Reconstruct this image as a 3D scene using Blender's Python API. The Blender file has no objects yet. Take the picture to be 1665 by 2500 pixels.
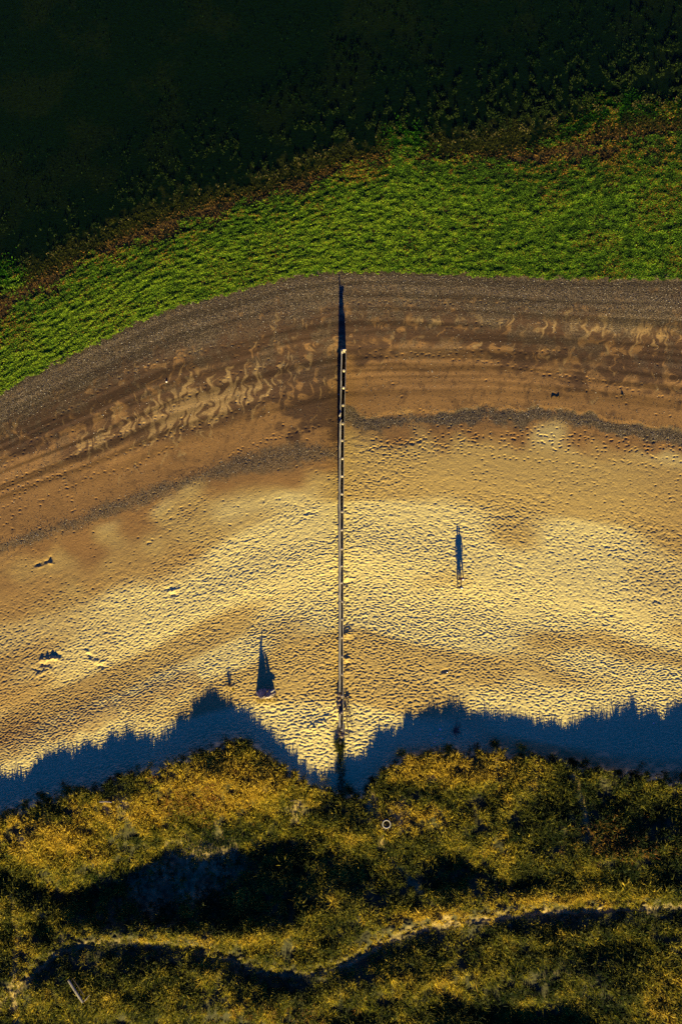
import bpy, bmesh, math, random
import numpy as np
from mathutils import Vector, Matrix

random.seed(7)
rng = np.random.default_rng(7)
scn = bpy.context.scene
C = scn.collection

# ------------------------------------------------------------------ camera, sky, sun, exposure
CAM_H = 75.0          # drone height (m)
S = 0.045             # metres per photo pixel on the ground
CX, CY = 832.5, 1250.0
SUN_EL = math.radians(16.0)
SUN_AZ = math.radians(1.9)     # shadows run up the picture, slightly to the left

cam_d = bpy.data.cameras.new("camera")
cam = bpy.data.objects.new("camera", cam_d)
C.objects.link(cam)
cam.location = (0, 0, CAM_H)
cam_d.sensor_fit = 'VERTICAL'
cam_d.sensor_height = 24.0
cam_d.lens = 16.0
cam_d.clip_start = 0.5
cam_d.clip_end = 5000
scn.camera = cam

w = bpy.data.worlds.new("World")
scn.world = w
w.use_nodes = True
wn, wl = w.node_tree.nodes, w.node_tree.links
wn.clear()
sky = wn.new('ShaderNodeTexSky')
sky.sky_type = 'NISHITA'
sky.sun_disc = False
sky.sun_elevation = SUN_EL
sky.sun_rotation = math.pi - SUN_AZ
sky.ozone_density = 4.0
sky.dust_density = 0.2
hs = wn.new('ShaderNodeHueSaturation')
hs.inputs['Saturation'].default_value = 1.35
hs.inputs['Hue'].default_value = 0.487
bg = wn.new('ShaderNodeBackground')
bg.inputs['Strength'].default_value = 0.05 / 1.45
wo = wn.new('ShaderNodeOutputWorld')
wl.new(sky.outputs[0], hs.inputs['Color'])
tint = wn.new('ShaderNodeMix'); tint.data_type = 'RGBA'; tint.blend_type = 'MULTIPLY'
tint.inputs[0].default_value = 1.0
tint.inputs[7].default_value = (1.20, .56, 1.55, 1)      # the photograph's cold, deep blue sky light
wl.new(hs.outputs[0], tint.inputs[6]); wl.new(tint.outputs[2], bg.inputs[0])
wl.new(bg.outputs[0], wo.inputs[0])

sl = bpy.data.lights.new("sun", 'SUN')
sl.energy = 5.0
sl.angle = math.radians(0.5)
sl.color = (1.0, 0.82, 0.32)
sun = bpy.data.objects.new("sun", sl)
C.objects.link(sun)
ld = Vector((-math.sin(SUN_AZ) * math.cos(SUN_EL), math.cos(SUN_AZ) * math.cos(SUN_EL), -math.sin(SUN_EL)))
sun.rotation_euler = ld.to_track_quat('-Z', 'Y').to_euler()
sun.location = (0, -60, 30)

scn.view_settings.view_transform = 'Standard'
scn.view_settings.look = 'None'
scn.view_settings.exposure = 1.75
scn.view_settings.gamma = 1.0
scn.render.engine = 'CYCLES'
scn.cycles.max_bounces = 4
scn.cycles.diffuse_bounces = 2
scn.cycles.transparent_max_bounces = 6

# ------------------------------------------------------------------ helpers
V2S = 1665.0 / 1568.0

def curve(pts, k=V2S):
    a = np.array(pts, float) * k
    return lambda x: np.interp(x, a[:, 0], a[:, 1])

def sst(a, b, x):
    t = np.clip((x - a) / (b - a), 0, 1)
    return t * t * (3 - 2 * t)

def fft_noise(seed, lx, ly, mode='band', bw=0.45, n=2048):
    r = np.random.default_rng(seed)
    f = np.fft.rfft2(r.standard_normal((n, n)).astype(np.float32))
    ky = np.fft.fftfreq(n)[:, None] * ly
    kx = np.fft.rfftfreq(n)[None, :] * lx
    k = np.sqrt(kx * kx + ky * ky)
    flt = np.exp(-((k - 1) / bw) ** 2) if mode == 'band' else np.exp(-(k ** 2))
    flt[0, 0] = 0
    o = np.fft.irfft2(f * flt, s=(n, n))
    return (o / o.std()).astype(np.float32)

def samp(N, x, y):
    n = N.shape[0]
    xi = np.floor(x).astype(int); yi = np.floor(y).astype(int)
    fx = x - xi; fy = y - yi
    x0 = xi % n; x1 = (xi + 1) % n; y0 = yi % n; y1 = (yi + 1) % n
    return (N[y0, x0] * (1 - fx) * (1 - fy) + N[y0, x1] * fx * (1 - fy)
            + N[y1, x0] * (1 - fx) * fy + N[y1, x1] * fx * fy)

def world(px, py, z):
    k = (CAM_H - z) / CAM_H
    return (px - CX) * S * k, -(py - CY) * S * k

def polydist(px, py, pts):
    """distance to a polyline and signed side (positive = up the picture)"""
    best = np.full(px.shape, 1e9); side = np.zeros(px.shape)
    for (ax, ay), (bx, by) in zip(pts[:-1], pts[1:]):
        dx, dy = bx - ax, by - ay
        L2 = dx * dx + dy * dy
        t = np.clip(((px - ax) * dx + (py - ay) * dy) / L2, 0, 1)
        qx, qy = ax + t * dx, ay + t * dy
        d = np.hypot(px - qx, py - qy)
        sg = np.sign(dy * (px - ax) - dx * (py - ay))
        m = d < best
        best = np.where(m, d, best); side = np.where(m, sg, side)
    return best, side

def blob(px, py, cx, cy, rx, ry, rot=0):
    c, s_ = math.cos(rot), math.sin(rot)
    u = ((px - cx) * c + (py - cy) * s_) / rx
    v = (-(px - cx) * s_ + (py - cy) * c) / ry
    return np.exp(-(u * u + v * v))

# ------------------------------------------------------------------ the lie of the land
K = [curve([(0, 640), (100, 600), (200, 560), (300, 500), (400, 465), (500, 430), (600, 415), (700, 375), (800, 340), (900, 315), (1000, 325), (1100, 320), (1200, 305), (1300, 280), (1400, 250), (1568, 245)]),
     curve([(0, 905), (50, 876), (100, 850), (200, 800), (300, 750), (400, 705), (500, 680), (600, 655), (680, 635), (780, 625), (900, 625), (1000, 630), (1100, 632), (1200, 637), (1300, 640), (1568, 642)]),
     curve([(0, 1250), (200, 1190), (400, 1110), (600, 1050), (780, 1000), (900, 990), (1130, 985), (1300, 1000), (1568, 1040)]),
     curve([(0, 1600), (300, 1470), (550, 1350), (700, 1285), (830, 1265), (1100, 1320), (1300, 1365), (1568, 1420)]),
     curve([(0, 1860), (300, 1770), (480, 1710), (620, 1700), (780, 1700), (900, 1700), (1100, 1700), (1300, 1715), (1568, 1740)])]
KV = [360.0, 664.0, 1050.0, 1345.0, 1805.0]

def vcoord(px, py):
    k = [f(px) for f in K]
    v = py - k[0] + KV[0]
    for i in range(4):
        t = (py - k[i]) / (k[i + 1] - k[i])
        v = np.where(py >= k[i], KV[i] + t * (KV[i + 1] - KV[i]), v)
    return np.where(py >= k[4], KV[4] + py - k[4], v)

EDGE = curve([(-60, 1905), (0, 1885), (60, 1862), (120, 1845), (200, 1822), (260, 1800), (320, 1785), (400, 1768), (440, 1745), (480, 1728), (520, 1712), (560, 1712), (600, 1730), (640, 1765), (670, 1790), (720, 1808), (750, 1822), (790, 1835), (830, 1838), (860, 1805), (890, 1770), (930, 1745), (1000, 1735), (1100, 1738), (1200, 1740), (1280, 1752), (1350, 1770), (1450, 1788), (1568, 1800), (1630, 1805)])
# height of the dune front above the beach
FRONT = curve([(0, .66), (150, .80), (260, .86), (330, .60), (380, .66), (425, .86), (450, 1.08), (472, 1.18), (490, 1.16), (520, .78), (560, .52), (600, .38), (640, .30), (700, .34), (740, .40), (775, .7), (800, 1.05), (850, .95), (880, .76), (930, .60), (1050, .70), (1130, .60), (1200, .64), (1300, .70), (1350, 1.08), (1400, 1.42), (1440, 1.72), (1480, 1.7), (1568, 1.95)], V2S)
_F = FRONT
FRONT = lambda x: _F(x)

PATH = [(-100, 2520), (40, 2420), (90, 2370), (150, 2320), (230, 2306), (330, 2303), (450, 2318), (560, 2342), (650, 2378), (750, 2382), (860, 2352), (940, 2300), (1060, 2262), (1200, 2243), (1340, 2226), (1500, 2222), (1800, 2205)]
SIDE = [[(1020, 2170), (1060, 2215), (1100, 2250)],
        [(905, 1930), (916, 1960), (925, 2010), (932, 2060), (948, 2092), (985, 2130), (1020, 2170)],
        [(1372, 1840), (1396, 1885), (1415, 1930), (1426, 1980), (1430, 2050)],
        [(478, 2130), (474, 2140), (470, 2150), (472, 2200)],
        [(85, 2220), (120, 2260), (160, 2310)],
        [(30, 2180), (42, 2300), (30, 2420), (45, 2520)]]
SANDY = [(305, 1958, 26, 34), (722, 1975, 22, 30), (975, 1990, 20, 40), (1052, 1900, 26, 18), (255, 1975, 12, 20), (650, 1925, 10, 26), (905, 1975, 12, 40), (130, 2010, 20, 20), (60, 2060, 16, 24), (1420, 1870, 14, 22)]

HOLLOWS = [(450, 2125, 250, 125, -0.34, -1.75), (640, 2090, 90, 60, -0.3, -0.5), (300, 2190, 120, 60, 0, -0.5), (100, 2150, 80, 40, 0.3, -0.4),
           (1080, 2110, 150, 60, 0.2, -0.85), (900, 2120, 70, 60, 0, -0.6), (190, 2200, 120, 60, -.5, -0.9), (760, 2060, 80, 70, .3, -.5), (1350, 2150, 120, 45, -0.1, -0.3),
           (1280, 2475, 150, 36, 0.1, -1.5), (650, 2400, 90, 26, 0.1, -0.15), (1060, 2400, 80, 50, 0.5, -0.7),
           (40, 2500, 70, 60, 0, -0.9), (450, 2520, 260, 30, 0, -0.9), (1560, 2330, 120, 60, 0, -0.4), (800, 1960, 60, 60, 0, -0.35), (110, 2270, 60, 30, 0.6, -0.6),
           (1540, 1980, 190, 60, 0, -0.7)]
RIDGES = [(550, 1900, 130, 40, 0, 0.35), (1120, 1870, 150, 35, 0, 0.3), (140, 2010, 150, 50, -0.3, 0.25), (470, 2278, 250, 26, 0.02, 0.42),
          (1250, 2185, 230, 26, -0.05, 0.3), (800, 2215, 120, 40, 0.0, 0.2), (400, 2460, 250, 45, 0.0, 0.18), (1200, 2380, 300, 35, -0.1, 0.2), (950, 1990, 60, 40, 0, 0.15)]

# dug holes, sand castles and mounds: x, y, rx, ry, rot, dz
DUGS = [(95, 1377, 9, 4, -0.4, -.16), (104, 1374, 6, 3.5, -0.4, .08), (110, 1371, 5, 4, 0, -.14), (118, 1369, 6, 3.5, -0.3, -.16), (124, 1374, 7, 4, 0, .14), (125, 1362, 4, 5, 0, -.18), (100, 1384, 9, 3, -.3, .10),
        (108, 1612, 16, 6, -0.4, .30), (108, 1622, 14, 5, .3, -.22), (140, 1598, 13, 5, .3, -.20), (132, 1608, 14, 5, .1, .24), (100, 1645, 14, 4, -.5, .15), (92, 1636, 12, 4, .5, -.14), (120, 1630, 12, 4, .9, .12),
        (222, 1602, 9, 4, .4, -.16), (236, 1616, 12, 6, .3, .15), (246, 1626, 10, 4, .2, -.14), (216, 1593, 7, 4, .2, .12), (252, 1616, 10, 3, -.6, .1),
        (424, 1452, 7, 4, 0, -.20), (420, 1445, 12, 5, .2, .18), (408, 1440, 12, 4, .4, -.12), (434, 1438, 10, 3, -.4, .1),
        (427, 1607, 5, 3, 0, -.16), (1085, 1637, 8, 4, -.3, -.16), (1085, 1645, 10, 4, -.3, .10),
        (846, 1548, 10, 16, .5, .26), (850, 1562, 9, 5, 0, -.16), (846, 1608, 8, 8, 0, .20), (847, 1622, 7, 6, 0, -.16), (848, 1640, 8, 5, .3, .12),
        (851, 1782, 7, 6, 0, -.2), (846, 1410, 7, 12, -.6, .14), (847, 1424, 8, 8, -.6, -.18), (848, 1466, 8, 4, 0, -.14),
        (775, 1775, 38, 20, -.5, .20), (790, 1742, 30, 9, -.6, -.08), (755, 1756, 30, 10, -0.7, .05), (752, 1790, 16, 8, 0, -.12),
        (652, 1702, 34, 16, 0, .18), (562, 1676, 16, 9, 0, .12), (815, 1735, 8, 60, 0, -.12), (826, 1790, 10, 30, 0, -.15),
        (1480, 1334, 8, 3, 0, -.1), (1262, 1460, 7, 3, 0, -.08), (1596, 1466, 5, 4, 0, -.1), (56, 1530, 3, 12, -.3, -.06), (103, 1540, 4, 9, .3, .06)]
for i in range(60):     # trampled, kicked-up sand close to the groyne
    yy = 1130 + 560 * rng.random(); sd = 1 if rng.random() < .6 else -1
    DUGS.append((834 + sd * (8 + 14 * rng.random() ** 2), yy, 4 + 4 * rng.random(), 2.5 + 2 * rng.random(), rng.random() * 1.2 - .6, (rng.random() - .45) * .16))

N_rip = fft_noise(11, 13, 6.3, bw=.42)
N_ripB = fft_noise(26, 17, 8.6, bw=.42)
N_rip2 = fft_noise(12, 30, 15, bw=.5)
N_fine = fft_noise(13, 9, 5, bw=.4)
N_prnt = fft_noise(14, 8.2, 6.2, bw=.35)
N_band = fft_noise(15, 1400, 210, 'low')
N_mid = fft_noise(16, 240, 110, 'low')
N_pat = fft_noise(17, 90, 90, 'low')
N_strk = fft_noise(18, 15, 38, 'low')
N_fing = fft_noise(27, 10, 44, 'low')
N_tide = fft_noise(24, 700, 15, 'low')
N_mott = fft_noise(25, 34, 26, 'low')
N_small = fft_noise(19, 16, 16, 'low')
N_scal = fft_noise(20, 60, 22, 'low')
N_dune = fft_noise(21, 150, 130, 'low')
N_dun2 = fft_noise(22, 46, 40, 'low')

ZP = np.array([(-3000, -9.0), (-600, -6.0), (100, -4.2), (360, -3.05), (500, -2.62), (664, -2.28), (800, -1.90), (950, -1.46), (1050, -1.12), (1150, -0.80), (1250, -0.58), (1345, -0.44), (1450, -0.36), (1560, -0.22), (1680, -0.12), (1805, 0.0), (2000, 0.05), (4000, 0.3), (8000, 6)])

def wrack_c(px):
    l = np.interp(px, np.array([-60, 0, 100, 200, 300, 400, 500, 550, 600, 650, 700, 760]) * V2S,
                  np.array([1275, 1258, 1222, 1190, 1150, 1112, 1082, 1062, 1058, 1048, 1040, 1038]) * V2S)
    r = np.interp(px, np.array([790, 830, 900, 950, 1000, 1050, 1100, 1130, 1200, 1260, 1300, 1400, 1500, 1568, 1640]) * V2S,
                  np.array([955, 966, 966, 963, 960, 955, 950, 948, 952, 953, 960, 975, 995, 1008, 1020]) * V2S)
    return np.where(px < 834, l, r)

def zbase(px, py, v=None):
    if v is None:
        v = vcoord(px, py)
    z = np.interp(v, ZP[:, 0], ZP[:, 1])
    inb = sst(640, 760, v)
    z = z + inb * (0.036 * samp(N_band, px, v) + 0.012 * samp(N_mid, px, v))
    # berms
    z = z + 0.07 * np.exp(-((v - 1335) / 60) ** 2) + 0.025 * np.exp(-((v - 1080) / 45) ** 2)
    # scallops along the pebble line to the right of the groyne
    sc = wrack_c(px) - 14 + 5 * samp(N_scal, px, py * 0 + 5.0)
    z = z - 0.05 * sst(-6, 6, py - sc) * np.exp(-np.clip(py - sc, 0, None) / 25) * sst(840, 900, px)
    # sand is scoured along one side of the groyne
    z = z - 0.30 * np.exp(-np.clip(831 - px, 0, None) / 14.) * sst(836, 831, px) * (sst(820, 870, py) * sst(1230, 1100, py) + sst(1570, 1620, py) * sst(1700, 1660, py) + 1.3 * sst(1720, 1770, py) * sst(1900, 1850, py))
    z = z + 0.0 * sst(840, 834, px) * sst(750, 834, px) * sst(900, 1000, py) * sst(1500, 1350, py)
    # the dune
    e = EDGE(px) + 5 * samp(N_small, px * .7, py * .7)
    d = py - e
    fr = FRONT(px)
    z = z + fr * (0.16 * sst(-45, -10, d) + 0.84 * sst(-17, 3, d))
    ins = sst(10, 70, d)
    far = sst(2700, 3200, py)
    z = z + ins * (0.20 * samp(N_dune, px, py) + 0.07 * samp(N_dun2, px, py))
    for (cx, cy, rx, ry, rot, dz) in HOLLOWS + RIDGES:
        z = z + dz * blob(px, py, cx, cy, rx, ry, rot)
    return z, d

def path_fields(px, py):
    pd, ps = polydist(px, py, PATH)
    sd = np.full(px.shape, 1e9)
    for p in SIDE:
        q, _ = polydist(px, py, p)
        sd = np.minimum(sd, q)
    return pd, ps, sd

def zfull(px, py, detail=True):
    px = np.asarray(px, float); py = np.asarray(py, float)
    v = vcoord(px, py)
    z, d = zbase(px, py, v)
    near = (py > 1900)
    if near.any():
        pd, ps, sd = path_fields(px, py)
        wob = 4 * samp(N_small, px, py)
        q = pd * ps + wob          # positive = north bank
        bank = 0.42 * sst(3, 22, q) * np.exp(-np.clip(q - 30, 0, None) / 45.)
        trench = -0.06 * np.exp(-(np.clip(np.abs(q) - 5, 0, None) / 5.) ** 2)
        inn = sst(0, 60, d)
        z = z + inn * (bank + trench)
        z = z - inn * 0.18 * np.exp(-(sd / 9.) ** 2)
    if detail:
        beach = 1 - sst(-14, -4, d)
        dens = sst(980, 1330, v + 40 * samp(N_mid, px, py)) * .93 + .07 * sst(760, 980, v)
        dens = dens * (1 - .30 * sst(0.2, 1.6, samp(N_pat, px * .8, v)))
        ed = EDGE(px)
        dens = dens * (1 - .45 * sst(-130, -40, py - ed) * sst(850, 1000, px))
        kb = sst(1500, 1750, v)
        n = samp(N_rip, px, v) * (1 - kb) + samp(N_ripB, px, v) * kb
        n = n * .85 + .55 * samp(N_prnt, px, py)
        th = 2.35 - 2.95 * dens
        h = -0.021 * (1 + .5 * sst(1300, 1600, v)) * np.clip(n - th, 0, 2.2)
        h = h + dens * (0.009 * samp(N_rip2, px, v) + 0.0045 * samp(N_fine, px, py))
        z = z + beach * h
        for (cx, cy, rx, ry, rot, dz) in DUGS:
            m = (np.abs(px - cx) < 90) & (np.abs(py - cy) < 90)
            if m.any():
                z = np.where(m, z + .58 * dz * blob(px, py, cx, cy, rx, ry, rot) * (1 + .3 * samp(N_small, px * 2, py * 2)), z)
        # dune sand ripples on bare patches and paths
        inn = sst(0, 20, d)
        z = z + inn * (0.022 * n)
    return z

# ------------------------------------------------------------------ ground grid
def grow(a, b, step, out_lo, out_hi, g=1.22):
    c = list(np.arange(a, b + step * .5, step))
    lo = []; s_ = step; p = a
    while p > out_lo:
        s_ *= g; p -= s_; lo.append(p)
    hi = []; s_ = step; p = c[-1]
    while p < out_hi:
        s_ *= g; p += s_; hi.append(p)
    return lo[::-1], c, hi

lo, mid_, hi = grow(-70, 1736, 1.5, -24000, 26000)
XS = np.array(lo + mid_ + hi)
lo, m1, _ = grow(-60, 630, 5.0, -24000, 0)
m2 = list(np.arange(635, 1975, 1.5))
_, m3, hi = grow(1976, 2560, 2.6, 0, 26000)
YS = np.array(lo + m1 + m2 + m3 + hi)
PX, PY = np.meshgrid(XS, YS)
Z = zfull(PX, PY)

# footprint trails across the damp sand (stamped prints, about 5 cm deep)
ix0 = int(np.searchsorted(XS, -69)); iy0 = int(np.searchsorted(YS, 634))
def stamp(x, y, rx=2.6, ry=2.0, dz=-.07, rot=0):
    j = int(np.searchsorted(XS, x)); i = int(np.searchsorted(YS, y))
    if j < 7 or i < 7 or j > len(XS) - 8 or i > len(YS) - 8: return
    sl_ = (slice(i - 6, i + 7), slice(j - 6, j + 7))
    b = blob(PX[sl_], PY[sl_], x, y, rx, ry, rot)
    r = blob(PX[sl_], PY[sl_], x, y - 3.6, rx * 1.1, ry * .8, rot)
    Z[sl_] += dz * b - dz * .35 * r
def trail(pts, step=13, side=2.6, jit=1.8, dz=-.047):
    p = np.array(pts, float)
    seg = np.hypot(*(np.diff(p, axis=0).T)); L = np.concatenate([[0], np.cumsum(seg)])
    s_ = 0; k = 0
    while s_ < L[-1]:
        x = np.interp(s_, L, p[:, 0]); y = np.interp(s_, L, p[:, 1])
        x2 = np.interp(s_ + 1, L, p[:, 0]); y2 = np.interp(s_ + 1, L, p[:, 1])
        tx, ty = x2 - x, y2 - y; n_ = math.hypot(tx, ty) or 1
        sg = side if k % 2 else -side
        if rng.random() < .8: stamp(x - ty / n_ * sg + rng.normal() * jit, y + tx / n_ * sg + rng.normal() * jit, dz=dz * (0.7 + .6 * rng.random()), rot=rng.normal() * .3)
        s_ += step * (0.85 + .3 * rng.random()); k += 1
V = V2S
trail([(0, 1148), (60, 1100), (140, 1020), (245, 955), (330, 905), (420, 873), (520, 850), (600, 842), (680, 838)], 13)
trail([(0, 1180), (120, 1140), (250, 1080), (400, 1010), (520, 930), (640, 895), (690, 888)], 12)
trail([(0, 1200), (150, 1160), (300, 1105), (460, 1050), (620, 985), (700, 955)], 12)
trail([(0, 1290), (60, 1240), (150, 1200), (240, 1155), (330, 1140), (420, 1090)], 12)
trail([(150, 1150), (165, 1200), (190, 1245)], 9); trail([(10, 1240), (80, 1190), (95, 1175), (160, 1160)], 9)
trail([(560, 1115), (600, 1090), (640, 1080), (690, 1065), (780, 1040)], 7)
trail([(836, 742), (920, 735), (1010, 737), (1100, 741), (1200, 740), (1300, 747)], 13)
trail([(880, 852), (960, 856), (1060, 868), (1150, 880), (1290, 900), (1400, 920), (1500, 935)], 12)
trail([(880, 866), (950, 870), (1060, 862), (1130, 850), (1260, 862), (1390, 852)], 13)
trail([(1090, 800), (1160, 790), (1260, 785)], 13)
trail([(1280, 905), (1380, 925), (1470, 935), (1640, 975)], 16)
trail([(860, 1110), (960, 1080), (1080, 1085), (1260, 1095), (1400, 1105), (1600, 1140)], 9)
trail([(860, 1130), (930, 1125), (1060, 1095), (1130, 1110), (1290, 1120), (1460, 1140)], 9)
for i in range(500):
    y0 = rng.uniform(640, 1330); x0 = rng.uniform(-50, 1700)
    vv = float(vcoord(np.array([x0]), np.array([y0]))[0])
    if 800 < vv < 1200 and rng.random() < ((vv - 780) / 420) ** 1.3: stamp(x0, y0, dz=-.06, rot=rng.normal() * .4)
for k in range(260):   # the trampled band right above the pebble line on the right
    x0 = rng.uniform(900, 1690); y0 = np.interp(x0, [900, 1100, 1300, 1500, 1690], [1092, 1068, 1066, 1078, 1110]) + rng.normal() * 14
    stamp(x0, y0, 2.3, 1.9, -.07, rng.normal() * .5)
# two thin tyre lines
for off in (0, 9):
    pts = [(0, 1185 + off), (120, 1135 + off), (200, 1085 + off), (260, 1068 + off), (420, 975 + off), (470, 955 + off)]
    for t in np.linspace(0, 1, 420):
        x = 470 * t; y = np.interp(x, [p[0] for p in pts], [p[1] for p in pts])
        j = int(round((x + 70) / 1.5)) + len([a for a in XS if a < -70]); i = int(np.searchsorted(YS, y))
        Z[i, j] -= .008
WX, WY = world(PX, PY, Z)

VV = vcoord(PX, PY)
ZB, DD = zbase(PX, PY, VV)
# ---- masks the material reads
wc = wrack_c(PX) + 6 * samp(N_scal, PX, PX * 0 + 5) * (PX > 834)
dw = PY - wc
thk = np.where(PX < 834, 15., 17.) * np.interp(PX, [0, 300, 640, 700, 800, 850, 1000, 1150, 1350, 1500, 1665], [.55, .7, .9, 1.1, .5, 1.5, .55, 1.1, 1.2, .7, 1.3])
nn = samp(N_small, PX, PY); npat = samp(N_pat, PX, PY); mo_ = samp(N_mott, PX, PY)
ns = samp(N_strk, PX + 9 * mo_ + 12 * npat + .22 * PY, PY) * .85 + .35 * mo_ + .2 * nn
wr = sst(1.25, .55, np.abs(dw + np.where(PX > 834, -4, 0)) / thk + .22 * nn + .2 * npat)
wr = np.where(PX < 834, .8 * sst(1.7, .2, np.abs(dw - 4) / thk / 1.35 + .25 * nn + .35 * npat), wr)
wr = np.where((PX > 834), wr * sst(-1.15, -.85, dw / thk + .0 * nn), wr) * sst(1.6, .3, np.abs(dw) / 60)
grv = np.maximum(sst(790, 705, VV + 26 * npat + 12 * nn) * .92, .55 * sst(960, 800, VV) * sst(.2, 1.4, npat + .6 * nn))
tide = samp(N_tide, PX, VV) * sst(1010, 880, VV)
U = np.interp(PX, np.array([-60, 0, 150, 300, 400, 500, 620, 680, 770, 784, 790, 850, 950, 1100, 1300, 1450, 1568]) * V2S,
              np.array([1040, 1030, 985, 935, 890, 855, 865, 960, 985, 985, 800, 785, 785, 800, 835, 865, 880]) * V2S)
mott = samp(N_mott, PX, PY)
pale_sand = sst(-12, 40, PY - U + np.interp(PX, [0, 200, 350, 700, 760, 840, 1250, 1400], [10, 14, 38, 38, 12, 5, 6, 16]) * ns + 18 * npat + 14 * mott)  # mask of paler damp sand over the dark damp sand
pale_sand = pale_sand * (1 - .4 * sst(.3, 1.9, mott + .6 * npat + .6 * nn) * sst(900, 640, PX)) * (1 - .5 * sst(.6, 1.4, mott + .3 * ns) * sst(840, 900, PX))
pale_sand = pale_sand * (1 - .75 * sst(.1, 1.0, samp(N_strk, PX * 1.0 + 300 + (PY - U) * .25, PY * 1.1)) * sst(150, 80, PY - U) * np.interp(PX, [250, 400, 690, 760], [.3, 1, 1, .15]))
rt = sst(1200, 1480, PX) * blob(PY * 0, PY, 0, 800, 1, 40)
pale_sand = np.maximum(pale_sand, sst(.2, .9, rt * 1.3 + .55 * ns + .45 * mott - .55))
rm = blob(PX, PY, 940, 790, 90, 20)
pale_sand = np.maximum(pale_sand, sst(.3, .9, rm + .5 * ns - .2))
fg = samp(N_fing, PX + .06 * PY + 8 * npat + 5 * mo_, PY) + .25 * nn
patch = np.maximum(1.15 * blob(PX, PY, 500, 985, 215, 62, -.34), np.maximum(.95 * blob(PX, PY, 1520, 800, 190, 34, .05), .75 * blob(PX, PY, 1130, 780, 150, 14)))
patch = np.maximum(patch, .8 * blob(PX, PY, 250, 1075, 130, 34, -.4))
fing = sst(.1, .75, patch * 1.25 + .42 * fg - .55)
pale_sand = np.where(patch > .25, pale_sand * (1 - sst(.25, .5, patch) * (1 - .15) * (1 - fing)), pale_sand)
pale_sand = np.maximum(pale_sand, fing)
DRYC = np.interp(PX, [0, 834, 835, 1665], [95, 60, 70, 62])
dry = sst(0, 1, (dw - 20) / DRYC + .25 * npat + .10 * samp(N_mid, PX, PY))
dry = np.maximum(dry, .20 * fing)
low_shade, _ = polydist(PX, PY, [(-60, 1825), (0, 1812), (160, 1775), (300, 1725), (470, 1660)])  # slope shadow on the left, painted by lowering dry
up_shade, _ = polydist(PX, PY, [(-60, 1475), (0, 1462), (170, 1425), (330, 1400), (460, 1370)])  # second slope shadow, painted into the sand the same way
dry = dry * (1 - .50 * sst(430, -40, PX + 40 * npat) * sst(1700, 1500, VV)) * (1 - .55 * sst(38, 8, low_shade + 8 * mo_)) * (1 - .40 * sst(60, 10, up_shade + 14 * npat)) * (1 - .35 * sst(1450, 1720, PX) * sst(1480, 1300, VV))  # left and right edges darkened as vignette, plus the painted slope shadows
orange_vignette = sst(.1, 1.4, 1.0 * sst(420, 0, PX) * sst(1750, 1500, VV) + .8 * sst(1480, 1700, PX) * sst(1500, 1250, VV) + samp(N_band, PX * 1.3 + 500, VV * 1.4) + .5 * samp(N_mid, PX, VV) + .5 * sst(1250, 1120, VV) + .8 * blob(PX, PY, 230, 1420, 300, 80, -.25) + .6 * blob(PX, PY, 1560, 1300, 260, 90) - 1.3 * blob(PX, PY, 640, 1420, 220, 100, -.3) - 1.0 * blob(PX, PY, 1200, 1470, 400, 130))  # sand's own orange patches, plus vignette painted in towards both side edges
pd, ps, sd = path_fields(PX, PY)
sandy = np.zeros(PX.shape)
for (cx, cy, rx, ry) in SANDY:
    sandy = np.maximum(sandy, 1.15 * blob(PX, PY, cx, cy, rx, ry))
sandy = np.maximum(sandy, .9 * np.exp(-(sd / 10) ** 2))
sandy = np.maximum(sandy, np.interp(PX, [100, 250, 800, 950], [.5, .35, .5, .7]) * np.exp(-(pd / 9) ** 2)); sandy = np.maximum(sandy, np.interp(PX, [700, 950, 1350, 1500], [.05, .40, .45, .12]) * sst(2, 8, pd * ps) * sst(26, 14, pd * ps) * (.7 + .5 * npat))
sandy = np.maximum(sandy, .45 * sst(.3, .8, blob(PX, PY, 460, 2130, 230, 115, -.33)) * (1 + .3 * npat))
sandy = np.clip(sandy + .18 * nn, 0, 1)
dune = sst(-8, 2, DD + 5 * nn)

def mesh_from(name, verts, faces_flat, loop_tot, attrs=None, smooth=True, mat=None, parent=None):
    me = bpy.data.meshes.new(name)
    nv = len(verts)
    me.vertices.add(nv)
    me.vertices.foreach_set('co', np.ascontiguousarray(verts, np.float32).ravel())
    nl = len(faces_flat); npoly = len(loop_tot)
    me.loops.add(nl)
    me.loops.foreach_set('vertex_index', np.ascontiguousarray(faces_flat, np.int32))
    me.polygons.add(npoly)
    st = np.concatenate([[0], np.cumsum(loop_tot)[:-1]]).astype(np.int32)
    me.polygons.foreach_set('loop_start', st)
    me.update(calc_edges=True)
    me.polygons.foreach_set('use_smooth', np.full(npoly, smooth, bool))
    for k, a in (attrs or {}).items():
        at = me.attributes.new(k, 'FLOAT', 'POINT')
        at.data.foreach_set('value', np.ascontiguousarray(a, np.float32).ravel())
    me.update()
    o = bpy.data.objects.new(name, me)
    C.objects.link(o)
    if mat: me.materials.append(mat)
    if parent: o.parent = parent
    return o

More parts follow.
